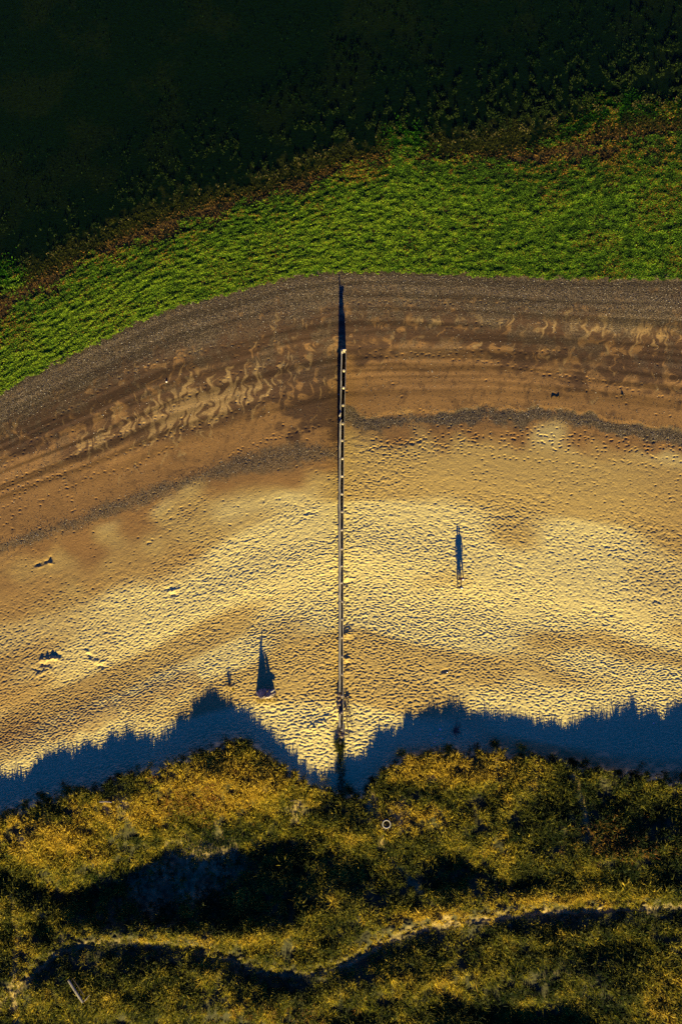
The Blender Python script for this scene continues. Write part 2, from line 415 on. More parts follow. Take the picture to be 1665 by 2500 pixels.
# ------------------------------------------------------------------ materials
def newmat(name):
    m = bpy.data.materials.new(name); m.use_nodes = True
    nt = m.node_tree; nt.nodes.clear()
    out = nt.nodes.new('ShaderNodeOutputMaterial')
    b = nt.nodes.new('ShaderNodeBsdfPrincipled')
    b.inputs['Specular IOR Level'].default_value = .15
    b.inputs['Roughness'].default_value = .9
    nt.links.new(b.outputs[0], out.inputs[0])
    return m, nt, b, out
def attr(nt, n):
    a = nt.nodes.new('ShaderNodeAttribute'); a.attribute_name = n
    return a.outputs['Fac']
def mix(nt, f, a, b, mode='MIX'):
    n = nt.nodes.new('ShaderNodeMix'); n.data_type = 'RGBA'; n.blend_type = mode
    for s_, v_ in ((n.inputs[0], f), (n.inputs[6], a), (n.inputs[7], b)):
        if hasattr(v_, 'is_linked'): nt.links.new(v_, s_)
        elif isinstance(v_, (int, float)): s_.default_value = v_
        else: s_.default_value = (*v_, 1)
    return n.outputs[2]
def noise(nt, scale, detail=3, rough=.6, vec=None):
    n = nt.nodes.new('ShaderNodeTexNoise'); n.inputs['Scale'].default_value = scale
    n.inputs['Detail'].default_value = detail; n.inputs['Roughness'].default_value = rough
    if vec is None:
        g = nt.nodes.new('ShaderNodeNewGeometry'); vec = g.outputs['Position']
    nt.links.new(vec, n.inputs['Vector'])
    return n.outputs['Fac']
def ramp(nt, f, stops):
    r = nt.nodes.new('ShaderNodeValToRGB')
    while len(r.color_ramp.elements) < len(stops): r.color_ramp.elements.new(.5)
    for e, (p, c) in zip(r.color_ramp.elements, stops):
        e.position = p; e.color = (*c, 1) if len(c) == 3 else c
    nt.links.new(f, r.inputs[0]); return r.outputs[0]
def bump(nt, b, h, strength, dist):
    n = nt.nodes.new('ShaderNodeBump'); n.inputs['Strength'].default_value = strength; n.inputs['Distance'].default_value = dist
    nt.links.new(h, n.inputs['Height']); nt.links.new(n.outputs[0], b.inputs['Normal'])
def g3(v): return (v, v, v)

m_ground, nt, b, _ = newmat("sand_and_shingle")
drysand = mix(nt, attr(nt, 'orange_vignette'), (.53, .43, .175), (.36, .25, .085))
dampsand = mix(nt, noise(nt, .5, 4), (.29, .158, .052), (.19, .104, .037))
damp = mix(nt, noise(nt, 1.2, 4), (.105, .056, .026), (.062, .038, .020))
c = mix(nt, attr(nt, 'pale_sand'), damp, dampsand)
c = mix(nt, attr(nt, 'dry'), c, drysand)  # low dry also carries painted slope shadow and vignette, not only damp
peb = ramp(nt, noise(nt, 9, 2, .7), [(.34, (.022, .018, .010)), (.50, (.075, .056, .030)), (.62, (.24, .18, .10))])
pf = nt.nodes.new('ShaderNodeMath'); pf.operation = 'MULTIPLY'
nt.links.new(attr(nt, 'gravel'), pf.inputs[0]); pf.inputs[1].default_value = .92
c = mix(nt, pf.outputs[0], c, peb)
soil = mix(nt, noise(nt, 2.5, 5), (.026, .028, .010), (.060, .054, .020))
soil = mix(nt, attr(nt, 'sandy'), soil, (.30, .22, .085))
c = mix(nt, attr(nt, 'dune'), c, soil)
td = nt.nodes.new('ShaderNodeMapRange'); nt.links.new(attr(nt, 'tide'), td.inputs[0])
td.inputs[1].default_value = -2; td.inputs[2].default_value = 2
c = mix(nt, 1.0, c, ramp(nt, td.outputs[0], [(.2, g3(.62)), (.5, g3(1)), (.8, g3(1.3))]), 'MULTIPLY')
v1 = ramp(nt, noise(nt, 7, 3, .7), [(.3, g3(.80)), (.7, g3(1.18))])
c = mix(nt, 1.0, c, v1, 'MULTIPLY')
nt.links.new(c, b.inputs['Base Color'])
h1 = noise(nt, 5.5, 4, .75)
bump(nt, b, h1, .55, .05)

m_seabed, nt, b, _ = newmat("weedy_seabed")
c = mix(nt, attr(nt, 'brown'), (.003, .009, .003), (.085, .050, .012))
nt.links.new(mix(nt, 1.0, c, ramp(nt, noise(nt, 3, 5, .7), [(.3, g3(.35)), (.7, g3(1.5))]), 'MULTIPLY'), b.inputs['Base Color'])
bump(nt, b, noise(nt, 4, 4, .7), .7, .08)

def grid_object(name, fmask, mat, attrs):
    ny, nx = PX.shape
    I = np.arange(ny * nx).reshape(ny, nx)
    q = np.stack([I[1:, :-1], I[1:, 1:], I[:-1, 1:], I[:-1, :-1]], -1)   # +Z up (py grows downwards)
    q = q[fmask]
    used, inv = np.unique(q, return_inverse=True)
    vs = np.stack([WX.ravel()[used], WY.ravel()[used], Z.ravel()[used]], 1)
    at = {k: a.ravel()[used] for k, a in attrs.items()}
    o = mesh_from(name, vs, inv.ravel(), np.full(len(q), 4), at, True, mat)
    o['kind'] = 'structure'
    return o
fv = .25 * (VV[1:, 1:] + VV[:-1, 1:] + VV[1:, :-1] + VV[:-1, :-1])
fd = DD[1:, 1:]
A = dict(orange_vignette=orange_vignette, pale_sand=pale_sand, dry=dry, tide=tide, gravel=np.clip(np.maximum(wr, grv), 0, 1), sandy=sandy, dune=dune)
is_sea = fv < 655
is_dune = (fd > -10) & ~is_sea
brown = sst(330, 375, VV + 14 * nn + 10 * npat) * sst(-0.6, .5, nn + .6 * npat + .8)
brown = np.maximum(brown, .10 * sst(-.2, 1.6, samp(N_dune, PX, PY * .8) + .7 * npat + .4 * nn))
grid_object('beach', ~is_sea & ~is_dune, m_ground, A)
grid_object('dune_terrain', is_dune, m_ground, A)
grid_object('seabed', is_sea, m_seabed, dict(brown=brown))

# ------------------------------------------------------------------ the sea
SEA_Z = -2.90
m_sea, nt, b, out = newmat("dark_sea_water")
nt.nodes.remove(b)
tr = nt.nodes.new('ShaderNodeBsdfTransparent'); tr.inputs[0].default_value = (.56, .78, .60, 1)
gl = nt.nodes.new('ShaderNodeBsdfGlossy'); gl.inputs[0].default_value = (.35, .35, .22, 1); gl.inputs['Roughness'].default_value = .08
fr = nt.nodes.new('ShaderNodeFresnel'); 
geo = nt.nodes.new('ShaderNodeNewGeometry'); ior = nt.nodes.new('ShaderNodeMapRange')
ior.inputs[3].default_value = 1.33; ior.inputs[4].default_value = 1 / 1.33
nt.links.new(geo.outputs['Backfacing'], ior.inputs[0]); nt.links.new(ior.outputs[0], fr.inputs[0])
mx = nt.nodes.new('ShaderNodeMixShader')
bp = nt.nodes.new('ShaderNodeBump'); bp.inputs['Strength'].default_value = .5; bp.inputs['Distance'].default_value = .06
nt.links.new(noise(nt, 1.4, 4, .6), bp.inputs['Height'])
nt.links.new(bp.outputs[0], fr.inputs['Normal']); nt.links.new(bp.outputs[0], gl.inputs['Normal'])
nt.links.new(fr.outputs[0], mx.inputs[0]); nt.links.new(tr.outputs[0], mx.inputs[1]); nt.links.new(gl.outputs[0], mx.inputs[2])
nt.links.new(mx.outputs[0], out.inputs[0])
o = mesh_from('sea', np.array([(-1100, -20, SEA_Z), (1100, -20, SEA_Z), (1100, 1100, SEA_Z), (-1100, 1100, SEA_Z)]), [0, 1, 2, 3], np.array([4]), None, False, m_sea)
o['kind'] = 'structure'

# ------------------------------------------------------------------ ground cover built of leaves and blades
def leaf_mat(name, stops, transl=.25, rough=.75):
    m, nt, b, out = newmat(name)
    col = ramp(nt, attr(nt, 'tone'), stops)
    b.inputs['Roughness'].default_value = rough
    col2 = mix(nt, 1.0, col, ramp(nt, attr(nt, 'vary'), [(0, g3(.55)), (1, g3(1.45))]), 'MULTIPLY')
    nt.links.new(col2, b.inputs['Base Color'])
    t = nt.nodes.new('ShaderNodeBsdfTranslucent'); nt.links.new(col2, t.inputs[0])
    mx = nt.nodes.new('ShaderNodeMixShader'); mx.inputs[0].default_value = transl
    nt.links.new(b.outputs[0], mx.inputs[1]); nt.links.new(t.outputs[0], mx.inputs[2]); nt.links.new(mx.outputs[0], out.inputs[0])
    return m

def leaves(name, px, py, zoff, ln, wd, ang, tilt, tone, mat, label, cat):
    """flat kite-shaped fronds; tilt = how far the tip lifts"""
    n = len(px)
    z = zfull(px, py, False) + zoff
    x, y = world(px, py, z)
    roll = rng.normal(0, .35, n)
    dx, dy = np.cos(ang), np.sin(ang)
    ux, uy, uz = dx * np.cos(tilt), dy * np.cos(tilt), np.sin(tilt)
    sx, sy = -dy * np.cos(roll), dx * np.cos(roll); sz = np.sin(roll)
    P = np.zeros((n, 5, 3), np.float32)
    def put(k, a, bb, lift=0):
        P[:, k, 0] = x + ux * ln * a + sx * wd * bb
        P[:, k, 1] = y + uy * ln * a + sy * wd * bb
        P[:, k, 2] = z + uz * ln * a + sz * wd * bb + lift
    put(0, -.5, 0); put(1, -.05, .5); put(2, .5, .12); put(3, .45, -.2); put(4, -.1, -.5)
    F = (np.arange(n)[:, None] * 5 + np.arange(5)[None, ::-1])
    vary = rng.random(n)
    o = mesh_from(name, P.reshape(-1, 3), F.ravel(), np.full(n, 5), dict(tone=np.repeat(tone, 5), vary=np.repeat(vary, 5)), False, mat)
    o['kind'] = 'stuff'; o['label'] = label; o['category'] = cat
    return o

def scatter(n, x0, x1, y0, y1, densf):
    px = rng.uniform(x0, x1, n); py = rng.uniform(y0, y1, n)
    k = rng.random(n) < densf(px, py)
    return px[k], py[k]

GT = curve([(-60, 790), (0, 745), (100, 680), (200, 617), (300, 575), (400, 520), (500, 498), (600, 468), (700, 435), (800, 392), (870, 372), (930, 352), (1000, 372), (1200, 385), (1300, 372), (1400, 350), (1568, 325), (1640, 320)])
gden = fft_noise(32, 24, 11, 'low')
def green_d(px, py):
    n1 = samp(N_pat, px, py); n2 = samp(N_small, px, py)
    up = sst(-22, 22, py - GT(px) + 12 * n1 + 8 * n2)
    lowr = sst(4, -5, py - K[1](px) - 3 * n2 )
    d = up * lowr * (1 - .75 * sst(.5, 1.5, samp(gden, px, vcoord(px, py))))
    for (cx, cy, rx, ry, rot) in [(990, 345, 34, 30, .4), (955, 395, 40, 14, -.6), (1485, 265, 38, 22, .5), (1420, 300, 40, 14, -.3), (1620, 262, 40, 16, 0), (1380, 335, 50, 9, -.3), (1560, 345, 90, 8, -.1), (15, 680, 28, 30, .6), (1540, 250, 20, 20, 0)]:
        d = np.maximum(d, np.clip(1.5 * blob(px, py, cx, cy, rx, ry, rot) * (1 + .5 * n2), 0, 1))
    return d
ca = lambda px: np.arctan2(-(K[1](px + 8) - K[1](px - 8)), 16.)
px, py = scatter(1150000, -120, 1785, 180, 1000, lambda a, c_: green_d(a, c_))
print("green leaves", len(px))
n1 = samp(N_pat, px * .7, py * .9 + 900)
top = 1 - sst(10, 110, py - GT(px))
gb = fft_noise(31, 24, 12, 'low')
cl = samp(gb, px, vcoord(px, py))
tone = np.clip(.355 + .10 * rng.normal(size=len(px)) + .16 * (1 - top) + .07 * cl - .13 * sst(800, 1500, px) + .05 * sst(500, 100, px), 0.02, .66)  # right side toned down: vignette painted into the weed colour
orn = rng.random(len(px)) < np.clip(( .10 + .12 * sst(900, 1500, px)) * sst(.2, 1.5, n1) + .42 * top * sst(0, 1, cl + n1) + .05 * sst(800, 1300, px) * sst(.2, 1, cl), 0, 1)
tone = np.where(orn, rng.uniform(.74, 1, len(px)), tone)
hgt = np.clip(.06 + .034 * cl, 0, .35) + rng.random(len(px)) * .05
m_green = leaf_mat("green_weed", [(0, (.006, .016, .003)), (.22, (.026, .065, .004)), (.45, (.075, .16, .006)), (.66, (.19, .27, .012)), (.75, (.16, .11, .012)), (1, (.20, .085, .012))])
leaves('green_seaweed', px, py, hgt, rng.uniform(.12, .27, len(px)), rng.uniform(.05, .11, len(px)), ca(px) + rng.normal(0, .9, len(px)) + np.pi * (rng.random(len(px)) > .5),
       rng.normal(.1, .35, len(px)), tone, m_green, 'mat of bright green seaweed left along the waterline above the shingle', 'seaweed')

def brown_d(px, py):
    n1 = samp(N_pat, px, py); n2 = samp(N_small, px, py)
    v = vcoord(px, py)
    return sst(-14, 10, py - K[0](px) + 10 * n1 + 8 * n2) * (1 - green_d(px, py) * .8) * sst(30, -5, py - GT(px) - 12) 
px, py = scatter(160000, -120, 1785, 180, 900, brown_d)
m_brown = leaf_mat("brown_weed", [(0, (.022, .016, .005)), (.5, (.080, .046, .010)), (1, (.18, .095, .018))])
leaves('brown_seaweed', px, py, .03 + rng.random(len(px)) * .04, rng.uniform(.1, .28, len(px)), rng.uniform(.05, .11, len(px)), rng.uniform(0, 6.28, len(px)), rng.normal(.1, .3, len(px)),
       np.clip(rng.normal(.5, .25, len(px)) + .15 * samp(N_small, px, py), 0, 1), m_brown, 'rust brown seaweed belt between the dark water and the green weed', 'seaweed')

# submerged weed: clumps fading with depth
gs = fft_noise(33, 15, 22, 'low')
def sub_d(px, py):
    v = vcoord(px, py)
    f = sst(372, 345, v) * (.10 + .9 * sst(100, 330, v + 60 * sst(600, 1300, px) + 60 * samp(N_dune, px, py)))
    return f * np.interp(px, [0, 500, 1100], [.3, .5, 1]) * sst(.25, 1.0, .8 * samp(gs, px, py) + .6 * samp(N_small, px * .8, py * .6) + .35 * samp(N_pat, px, py))
px, py = scatter(600000, -120, 1785, -80, 760, sub_d)
print("submerged", len(px))
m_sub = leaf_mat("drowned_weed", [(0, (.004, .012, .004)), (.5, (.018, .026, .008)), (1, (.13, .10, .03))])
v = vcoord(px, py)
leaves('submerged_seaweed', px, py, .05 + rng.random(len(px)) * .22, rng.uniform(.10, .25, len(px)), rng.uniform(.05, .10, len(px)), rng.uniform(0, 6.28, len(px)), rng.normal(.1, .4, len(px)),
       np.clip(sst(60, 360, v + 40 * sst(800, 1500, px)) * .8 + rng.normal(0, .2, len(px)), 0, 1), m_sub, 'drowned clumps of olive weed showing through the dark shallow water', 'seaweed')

# ------------------------------------------------------------------ dune grass
def blade_mesh(name, px, py, ln, lean_a, lean, wd, tone, mat, label, cat, z=None):
    n = len(px)
    if z is None: z = zfull(px, py, False) - .03
    x, y = world(px, py, z)
    dx, dy = np.cos(lean_a), np.sin(lean_a)
    fa = rng.uniform(0, 2 * np.pi, n); sx, sy = np.cos(fa) * wd / 2, np.sin(fa) * wd / 2
    P = np.zeros((n, 5, 3), np.float32)
    l1 = ln * .55
    hx, hy, hz = dx * np.sin(lean * .6) * l1, dy * np.sin(lean * .6) * l1, np.cos(lean * .6) * l1
    l2 = ln * .45; le2 = np.clip(lean * 1.7, 0, 1.5)
    tx, ty, tz = hx + dx * np.sin(le2) * l2, hy + dy * np.sin(le2) * l2, hz + np.cos(le2) * l2
    P[:, 0] = np.stack([x - sx, y - sy, z], 1); P[:, 1] = np.stack([x + sx, y + sy, z], 1)
    P[:, 2] = np.stack([x + hx + sx, y + hy + sy, z + hz], 1); P[:, 3] = np.stack([x + hx - sx, y + hy - sy, z + hz], 1)
    P[:, 4] = np.stack([x + tx, y + ty, z + tz], 1)
    base = np.arange(n)[:, None] * 5
    F = np.concatenate([base + np.array([0, 1, 2, 3]), base + np.array([3, 2, 4])], 1).ravel()
    lt = np.tile([4, 3], n)
    o = mesh_from(name, P.reshape(-1, 3), F, lt, dict(tone=np.repeat(tone, 5), vary=np.repeat(rng.random(n), 5)), False, mat)
    o['kind'] = 'stuff'; o['label'] = label; o['category'] = cat
    return o

def grass_d(px, py):
    z, d = zbase(px, py)
    pd, ps, sd = path_fields(px, py)
    n1 = samp(N_pat, px * 1.3, py * 1.3); n2 = samp(N_small, px, py)
    g = sst(-14, 0, d + 8 * n2 + 4 * n1) * (1 - np.interp(px, [100, 300, 800, 950], [.85, .6, .7, .95]) * np.exp(-(pd / 6) ** 4)) * (1 - .15 * sst(3, 8, pd * ps) * sst(30, 22, pd * ps)) * (1 - .85 * np.exp(-(sd / 6) ** 4))
    for (cx, cy, rx, ry) in SANDY:
        g = g * (1 - .75 * blob(px, py, cx, cy, rx * .8, ry * .8))
    g = g * (1 - sst(.35, .6, blob(px, py, 944, 2014, 16, 16)))
    g = g * (1 - .55 * sst(.45, .85, blob(px, py, 460, 2130, 215, 105, -.35)))
    g = g * (1 - .5 * sst(.6, 1, blob(px, py, 820, 1975, 70, 60)))
    return np.clip(g * (.58 + .20 * n1 + .34 * n2), 0.0, 1)
tx, ty = scatter(84000, -150, 1815, 1800, 2680, grass_d)
print("tussocks", len(tx))
gold = np.zeros(len(tx))
for (cx, cy, rx, ry, a) in [(560, 1905, 190, 80, 1.1), (600, 1860, 90, 34, .8), (1110, 1872, 200, 44, 1.1), (985, 1995, 110, 45, .9), (110, 2040, 190, 90, .62), (330, 1975, 110, 60, .7), (760, 1950, 90, 40, .4),
                            (1350, 2195, 170, 26, 1.0), (1060, 2238, 160, 24, 1.0), (900, 2310, 60, 25, .6), (800, 2130, 60, 90, .35), (1620, 2450, 90, 100, .7), (1050, 2400, 200, 60, .45), (450, 2290, 200, 14, .7), (50, 2240, 50, 60, .55), (400, 2450, 300, 60, .35), (820, 2040, 60, 60, .4), (1500, 2180, 150, 40, .5)]:
    gold = np.maximum(gold, a * blob(tx, ty, cx, cy, rx, ry))
gold = np.maximum(gold, .10)
gold = gold + .12 * samp(N_pat, tx, ty + 400) + .15 * samp(N_small, tx * .8, ty * .8) + .035 + .07 * rng.normal(size=len(tx)) + .17
gold -= .25 * blob(tx, ty, 1500, 2010, 190, 90)
red = rng.random(len(tx)) < .5 * blob(tx, ty, 1500, 2050, 70, 40) + .5 * blob(tx, ty, 480, 1960, 70, 40) + .15 * blob(tx, ty, 640, 2470, 150, 20)
NB = 11
bx = np.repeat(tx, NB); by = np.repeat(ty, NB)
ang = rng.uniform(0, 2 * np.pi, len(bx)); rad = np.sqrt(rng.random(len(bx))) * 4.5
bx = bx + np.cos(ang) * rad; by = by - np.sin(ang) * rad
tl = rng.uniform(.35, .85, len(tx)) * (1 + .12 * samp(N_pat, tx, ty))
_pd, _ps, _ = path_fields(tx, ty)
onbank = sst(0, 5, _pd * _ps) * sst(38, 28, _pd * _ps)
sb = sst(-6, -3, _pd * _ps) * 0 + sst(-26, -18, _pd * _ps) * (_ps < 0)
gold = np.maximum(gold, np.interp(tx, [150, 700, 950, 1350, 1500], [.35, .4, .68, .68, .35]) * onbank)
hollow = sst(.45, .75, blob(tx, ty, 460, 2130, 215, 105, -.35))
tl = tl * (1 - .6 * hollow) * (1 - .55 * onbank) * (1 - np.interp(-_pd * _ps, [-1, 0, 22, 52], [0, .7, .62, 0])) * np.where(rng.random(len(tx)) < .04, 1.5, 1)
ln = np.repeat(tl, NB) * rng.uniform(.7, 1.25, len(bx))
wa = np.repeat(rng.normal(1.2, .8, len(tx)), NB)
la = np.arctan2(np.sin(ang) * .9 + np.sin(wa) * .55, np.cos(ang) * .9 + np.cos(wa) * .55)
lean = np.clip(rng.normal(.72, .28, len(bx)), .1, 1.35)
tone = np.clip(np.repeat(gold, NB) + rng.normal(0, .10, len(bx)), 0, .86)
tone = np.where(np.repeat(red, NB), rng.uniform(.9, 1, len(bx)), tone)
m_grass = leaf_mat("dune_grass", [(0, (.016, .032, .007)), (.18, (.048, .058, .010)), (.40, (.145, .145, .016)), (.62, (.32, .26, .023)), (.84, (.50, .36, .036)), (1, (.22, .085, .025))], .35)
blade_mesh('dune_grass', bx, by, ln, la, lean, rng.uniform(.035, .09, len(bx)), tone, m_grass, 'rough golden and olive marram grass covering the dunes', 'dune grass')

# strip of grass over the buried landward end of the groyne, and loose tufts at the dune foot
def tufts(name, spots, label, cat, nb=60, tone0=.3, L=(.3, .6), rad=6, wind=1.3, single=False):
    X, Y, LN, LA, LE, T = [], [], [], [], [], []
    for (x, y, k) in spots:
        m = int(nb * k)
        a = rng.uniform(0, 6.283, m); r_ = np.sqrt(rng.random(m)) * rad * k
        X += list(x + np.cos(a) * r_); Y += list(y - np.sin(a) * r_); LN += list(rng.uniform(L[0], L[1], m) * k)
        LA += list(a); LE += list(np.clip(rng.normal(.5, .25, m), .05, 1.3)); T += list(np.clip(tone0 + rng.normal(0, .12, m), 0, .85))
    X, Y, LN, LA, LE, T = map(np.array, (X, Y, LN, LA, LE, T))
    o = blade_mesh(name, X, Y, LN, LA, LE, rng.uniform(.02, .045, len(X)), T, m_grass, label, cat)
    return o
strip = [(832 + rng.normal() * 4, yy, .5 + .5 * rng.random()) for yy in np.arange(1822, 1950, 3.2)] + [(829 + rng.normal() * 4, 1822 + rng.normal() * 8, 1.1) for _ in range(14)]
tufts('buried_groyne_grass', strip, 'narrow strip of dark green grass growing over the buried end of the groyne', 'grass strip', 40, .16)
fring = [(x, float(EDGE(np.array([x]))[0]) + rng.uniform(-16, 6), rng.uniform(.35, 1.0) * (1.7 if rng.random() < .07 else 1)) for x in rng.uniform(-80, 1740, 220)]
tufts('dune_foot_grass', fring, 'ragged fringe of loose grass tufts along the foot of the dunes', 'grass', 22, .22, (.3, .7))

# ------------------------------------------------------------------ shingle stones lying loose
def stone_stuff(name, px, py, sz, tone, mat, label, cat):
    n = len(px); z = zfull(px, py, False) + sz * .15
    x, y = world(px, py, z)
    dirs = np.array([(1, 0, 0), (0, 1, 0), (-1, 0, 0), (0, -1, 0), (0, 0, .7), (0, 0, -.7)], float)
    P = np.zeros((n, 6, 3), np.float32); a = rng.uniform(0, 6.283, n); el = rng.uniform(.6, 1, n)
    for k, d in enumerate(dirs):
        jx = rng.uniform(.8, 1.2, n) * sz
        P[:, k, 0] = x + (np.cos(a) * d[0] - np.sin(a) * d[1] * el) * jx
        P[:, k, 1] = y + (np.sin(a) * d[0] + np.cos(a) * d[1] * el) * jx
        P[:, k, 2] = z + d[2] * jx
    F0 = np.array([0, 1, 4, 1, 2, 4, 2, 3, 4, 3, 0, 4])
    F = (np.arange(n)[:, None] * 6 + F0).ravel()
    o = mesh_from(name, P.reshape(-1, 3), F, np.full(n * 4, 3), dict(tone=np.repeat(tone, 6), vary=np.repeat(rng.random(n), 6)), True, mat)
    o['kind'] = 'stuff'; o['label'] = label; o['category'] = cat
m_stone = leaf_mat("stone", [(0, (.03, .026, .022)), (.6, (.12, .095, .07)), (.9, (.30, .25, .19)), (1, (.6, .55, .45))], 0.0)
def peb_d(px, py):
    v = vcoord(px, py); d = py - wrack_c(px)
    return np.clip(.9 * sst(800, 690, v) * sst(660, 668, v) + .8 * np.exp(-(d / 18) ** 2) + .10 * sst(1150, 900, v) * (v > 666), 0, 1)
px, py = scatter(170000, -80, 1745, 640, 1400, peb_d)
stone_stuff('shingle', px, py, rng.uniform(.02, .055, len(px)), rng.random(len(px)) ** 1.6, m_stone, 'grey brown shingle strewn along the weed edge and the strand line', 'pebbles')

# ------------------------------------------------------------------ things
def thing(name, label, cat, loc=(0, 0, 0), group=None):
    o = bpy.data.objects.new(name, None); C.objects.link(o); o.location = loc
    o.empty_display_size = .3
    o['label'] = label; o['category'] = cat
    if group: o['group'] = group
    return o
def tag(o, label, cat, group=None):
    o['label'] = label; o['category'] = cat
    if group: o['group'] = group
    return o
def link_bm(name, bm, mat, parent=None, smooth=False):
    me = bpy.data.meshes.new(name); bm.normal_update(); bm.to_mesh(me); bm.free()
    for p in me.polygons: p.use_smooth = smooth
    me.materials.append(mat)
    o = bpy.data.objects.new(name, me); C.objects.link(o)
    if parent: o.parent = parent
    return o
def tube(bm, pts, rads, seg=8, jit=.0, cap=True):
    rings = []
    n = len(pts)
    for i, p in enumerate(pts):
        p = Vector(p)
        t = (Vector(pts[min(i + 1, n - 1)]) - Vector(pts[max(i - 1, 0)])).normalized()
        up = Vector((0, 0, 1)) if abs(t.z) < .9 else Vector((1, 0, 0))
        a = t.cross(up).normalized(); b_ = t.cross(a)
        rings.append([bm.verts.new(p + (a * math.cos(2 * math.pi * k / seg) + b_ * math.sin(2 * math.pi * k / seg)) * rads[i] * (1 + random.uniform(-jit, jit))) for k in range(seg)])
    for r0, r1 in zip(rings[:-1], rings[1:]):
        for k in range(seg):
            bm.faces.new((r0[k], r0[(k + 1) % seg], r1[(k + 1) % seg], r1[k]))
    if cap:
        bm.faces.new(rings[0][::-1]); bm.faces.new(rings[-1])
def zat(px, py): return float(zfull(np.array([float(px)]), np.array([float(py)]), False)[0])
def W3(px, py, z):
    x, y = world(px, py, z); return Vector((float(x), float(y), z))
def wood(name, c1, c2, sc=(14, 1.2, 14)):
    m, nt, b, _ = newmat(name)
    tc = nt.nodes.new('ShaderNodeTexCoord'); mp = nt.nodes.new('ShaderNodeMapping'); mp.inputs['Scale'].default_value = sc
    nt.links.new(tc.outputs['Object'], mp.inputs[0])
    g = noise(nt, 1.0, 5, .7, mp.outputs[0])
    oi = nt.nodes.new('ShaderNodeObjectInfo')
    c = mix(nt, ramp(nt, g, [(.35, g3(0)), (.65, g3(1))]), c1, c2)
    c = mix(nt, 1.0, c, ramp(nt, oi.outputs['Random'], [(0, g3(.75)), (1, g3(1.25))]), 'MULTIPLY')
    nt.links.new(c, b.inputs['Base Color']); bump(nt, b, g, .6, .02)
    return m
m_wale = wood("weathered_timber", (.40, .36, .28), (.13, .115, .10))
m_post = wood("post_timber", (.46, .39, .28), (.22, .18, .13), (9, 9, 2))
m_drift = wood("driftwood", (.40, .34, .27), (.17, .13, .10), (9, 9, 2))
m_darkwood = wood("dark_wood", (.06, .045, .03), (.14, .11, .08), (9, 9, 2))

# ---- the groyne
TOPZ = lambda py: float(np.interp(py, [850, 930, 1200, 1400, 1600, 1700, 1800], [-.12, .08, .24, .30, .36, .42, .45]))
LX = lambda py: float(np.interp(py, [850, 900, 1000, 1100, 1200, 1300, 1500, 1650, 1800], [834.3, 833.3, 831.5, 830.2, 829.6, 829.6, 830.2, 829.8, 829.5]))
RX = lambda py: float(np.interp(py, [850, 900, 1000, 1100, 1200, 1300, 1500, 1650, 1800], [844.8, 844.0, 841.2, 839.6, 838.7, 838.2, 837.7, 837.5, 838.5]))
PYS = [855, 904, 946, 988, 1033, 1075, 1119, 1163, 1206, 1250, 1294, 1340, 1382, 1424, 1469, 1512, 1557, 1603, 1648, 1700, 1741, 1782]
groyne = thing('groyne', 'long weathered timber groyne running down the beach to the green weed', 'groyne', W3(835, 1300, zat(835, 1300)))
gi = groyne.location
def loc_(v): return Vector(v) - gi
for i, y in enumerate(PYS):
    x = .56 * RX(y) + .44 * LX(y) + .4
    z0 = zat(x, y) - .6; z1 = TOPZ(y) + (.10 if i < 16 else .04) + random.uniform(-.05, .05)
    bm = bmesh.new(); c0 = W3(x, y, z1); r = .13 if i < 12 else .115
    lx, ly = random.uniform(-.03, .03), random.uniform(-.03, .03)
    tube(bm, [loc_((c0.x, c0.y, z0)), loc_((c0.x + lx, c0.y + ly, z1 - .12)), loc_((c0.x + lx, c0.y + ly, z1 - .02)), loc_((c0.x + lx, c0.y + ly, z1 + .01))], [r, r, r * .9, r * .6], 12, .06)
    link_bm('post', bm, m_post, groyne)
def wall_seg(name, xf, y0, y1, wd, dz, mat, depth=2.2, warp=.02):
    bm = bmesh.new(); n = 6; sec = []
    for k in range(n + 1):
        y = y0 + (y1 - y0) * k / n; z = TOPZ(y) + dz - (.5 * max(0, (950 - y) / 97.) if name == 'back_rail' else 0) + random.uniform(-.012, .012)
        c = loc_(W3(xf(y), y, z)); zb = max(z - depth, zat(xf(y), y) - .5) if True else 0
        ox = random.uniform(-warp, warp)
        w2 = wd / 2 * random.uniform(.92, 1.06)
        zb = min(zb, z - .3) - gi.z
        sec.append([bm.verts.new(q) for q in ((c.x - w2 + ox, c.y, zb), (c.x - w2 + ox, c.y, c.z - .02), (c.x - w2 + ox + .02, c.y, c.z), (c.x + w2 + ox - .02, c.y, c.z), (c.x + w2 + ox, c.y, c.z - .02), (c.x + w2 + ox, c.y, zb))])
    for a, b_ in zip(sec[:-1], sec[1:]):
        for k in range(6):
            bm.faces.new((a[k], a[(k + 1) % 6], b_[(k + 1) % 6], b_[k]))
    bm.faces.new(sec[0][::-1]); bm.faces.new(sec[-1])
    return link_bm(name, bm, mat, groyne)
bounds = [853] + [PYS[i] for i in (2, 4, 6, 8, 10, 12, 14, 16, 18)] + [1690]
for a, b_ in zip(bounds[:-1], bounds[1:]):
    wd = .13 if a < 1000 else (.20 if a < 1250 else .24)
    wall_seg('plank_wall', LX, a + .4, b_ - .4, wd, random.uniform(-.02, .02), m_wale)
wall_seg('plank_wall', LX, 1744, 1776, .20, -.05, m_wale)
for a, b_ in zip([853, 946, 1119, 1294, 1469, 1648, 1741], [945, 1118, 1293, 1468, 1647, 1740, 1788]):
    wall_seg('back_rail', RX, a + .4, b_, .07, -.03, m_wale, warp=.008)
bm = bmesh.new(); c0 = W3(835.5, 858, .3)
tube(bm, [loc_((c0.x, c0.y, -2.2)), loc_((c0.x, c0.y, 0)), loc_((c0.x - .03, c0.y, .42))], [.10, .09, .05], 8, .08); link_bm('stake', bm, m_wale, groyne)
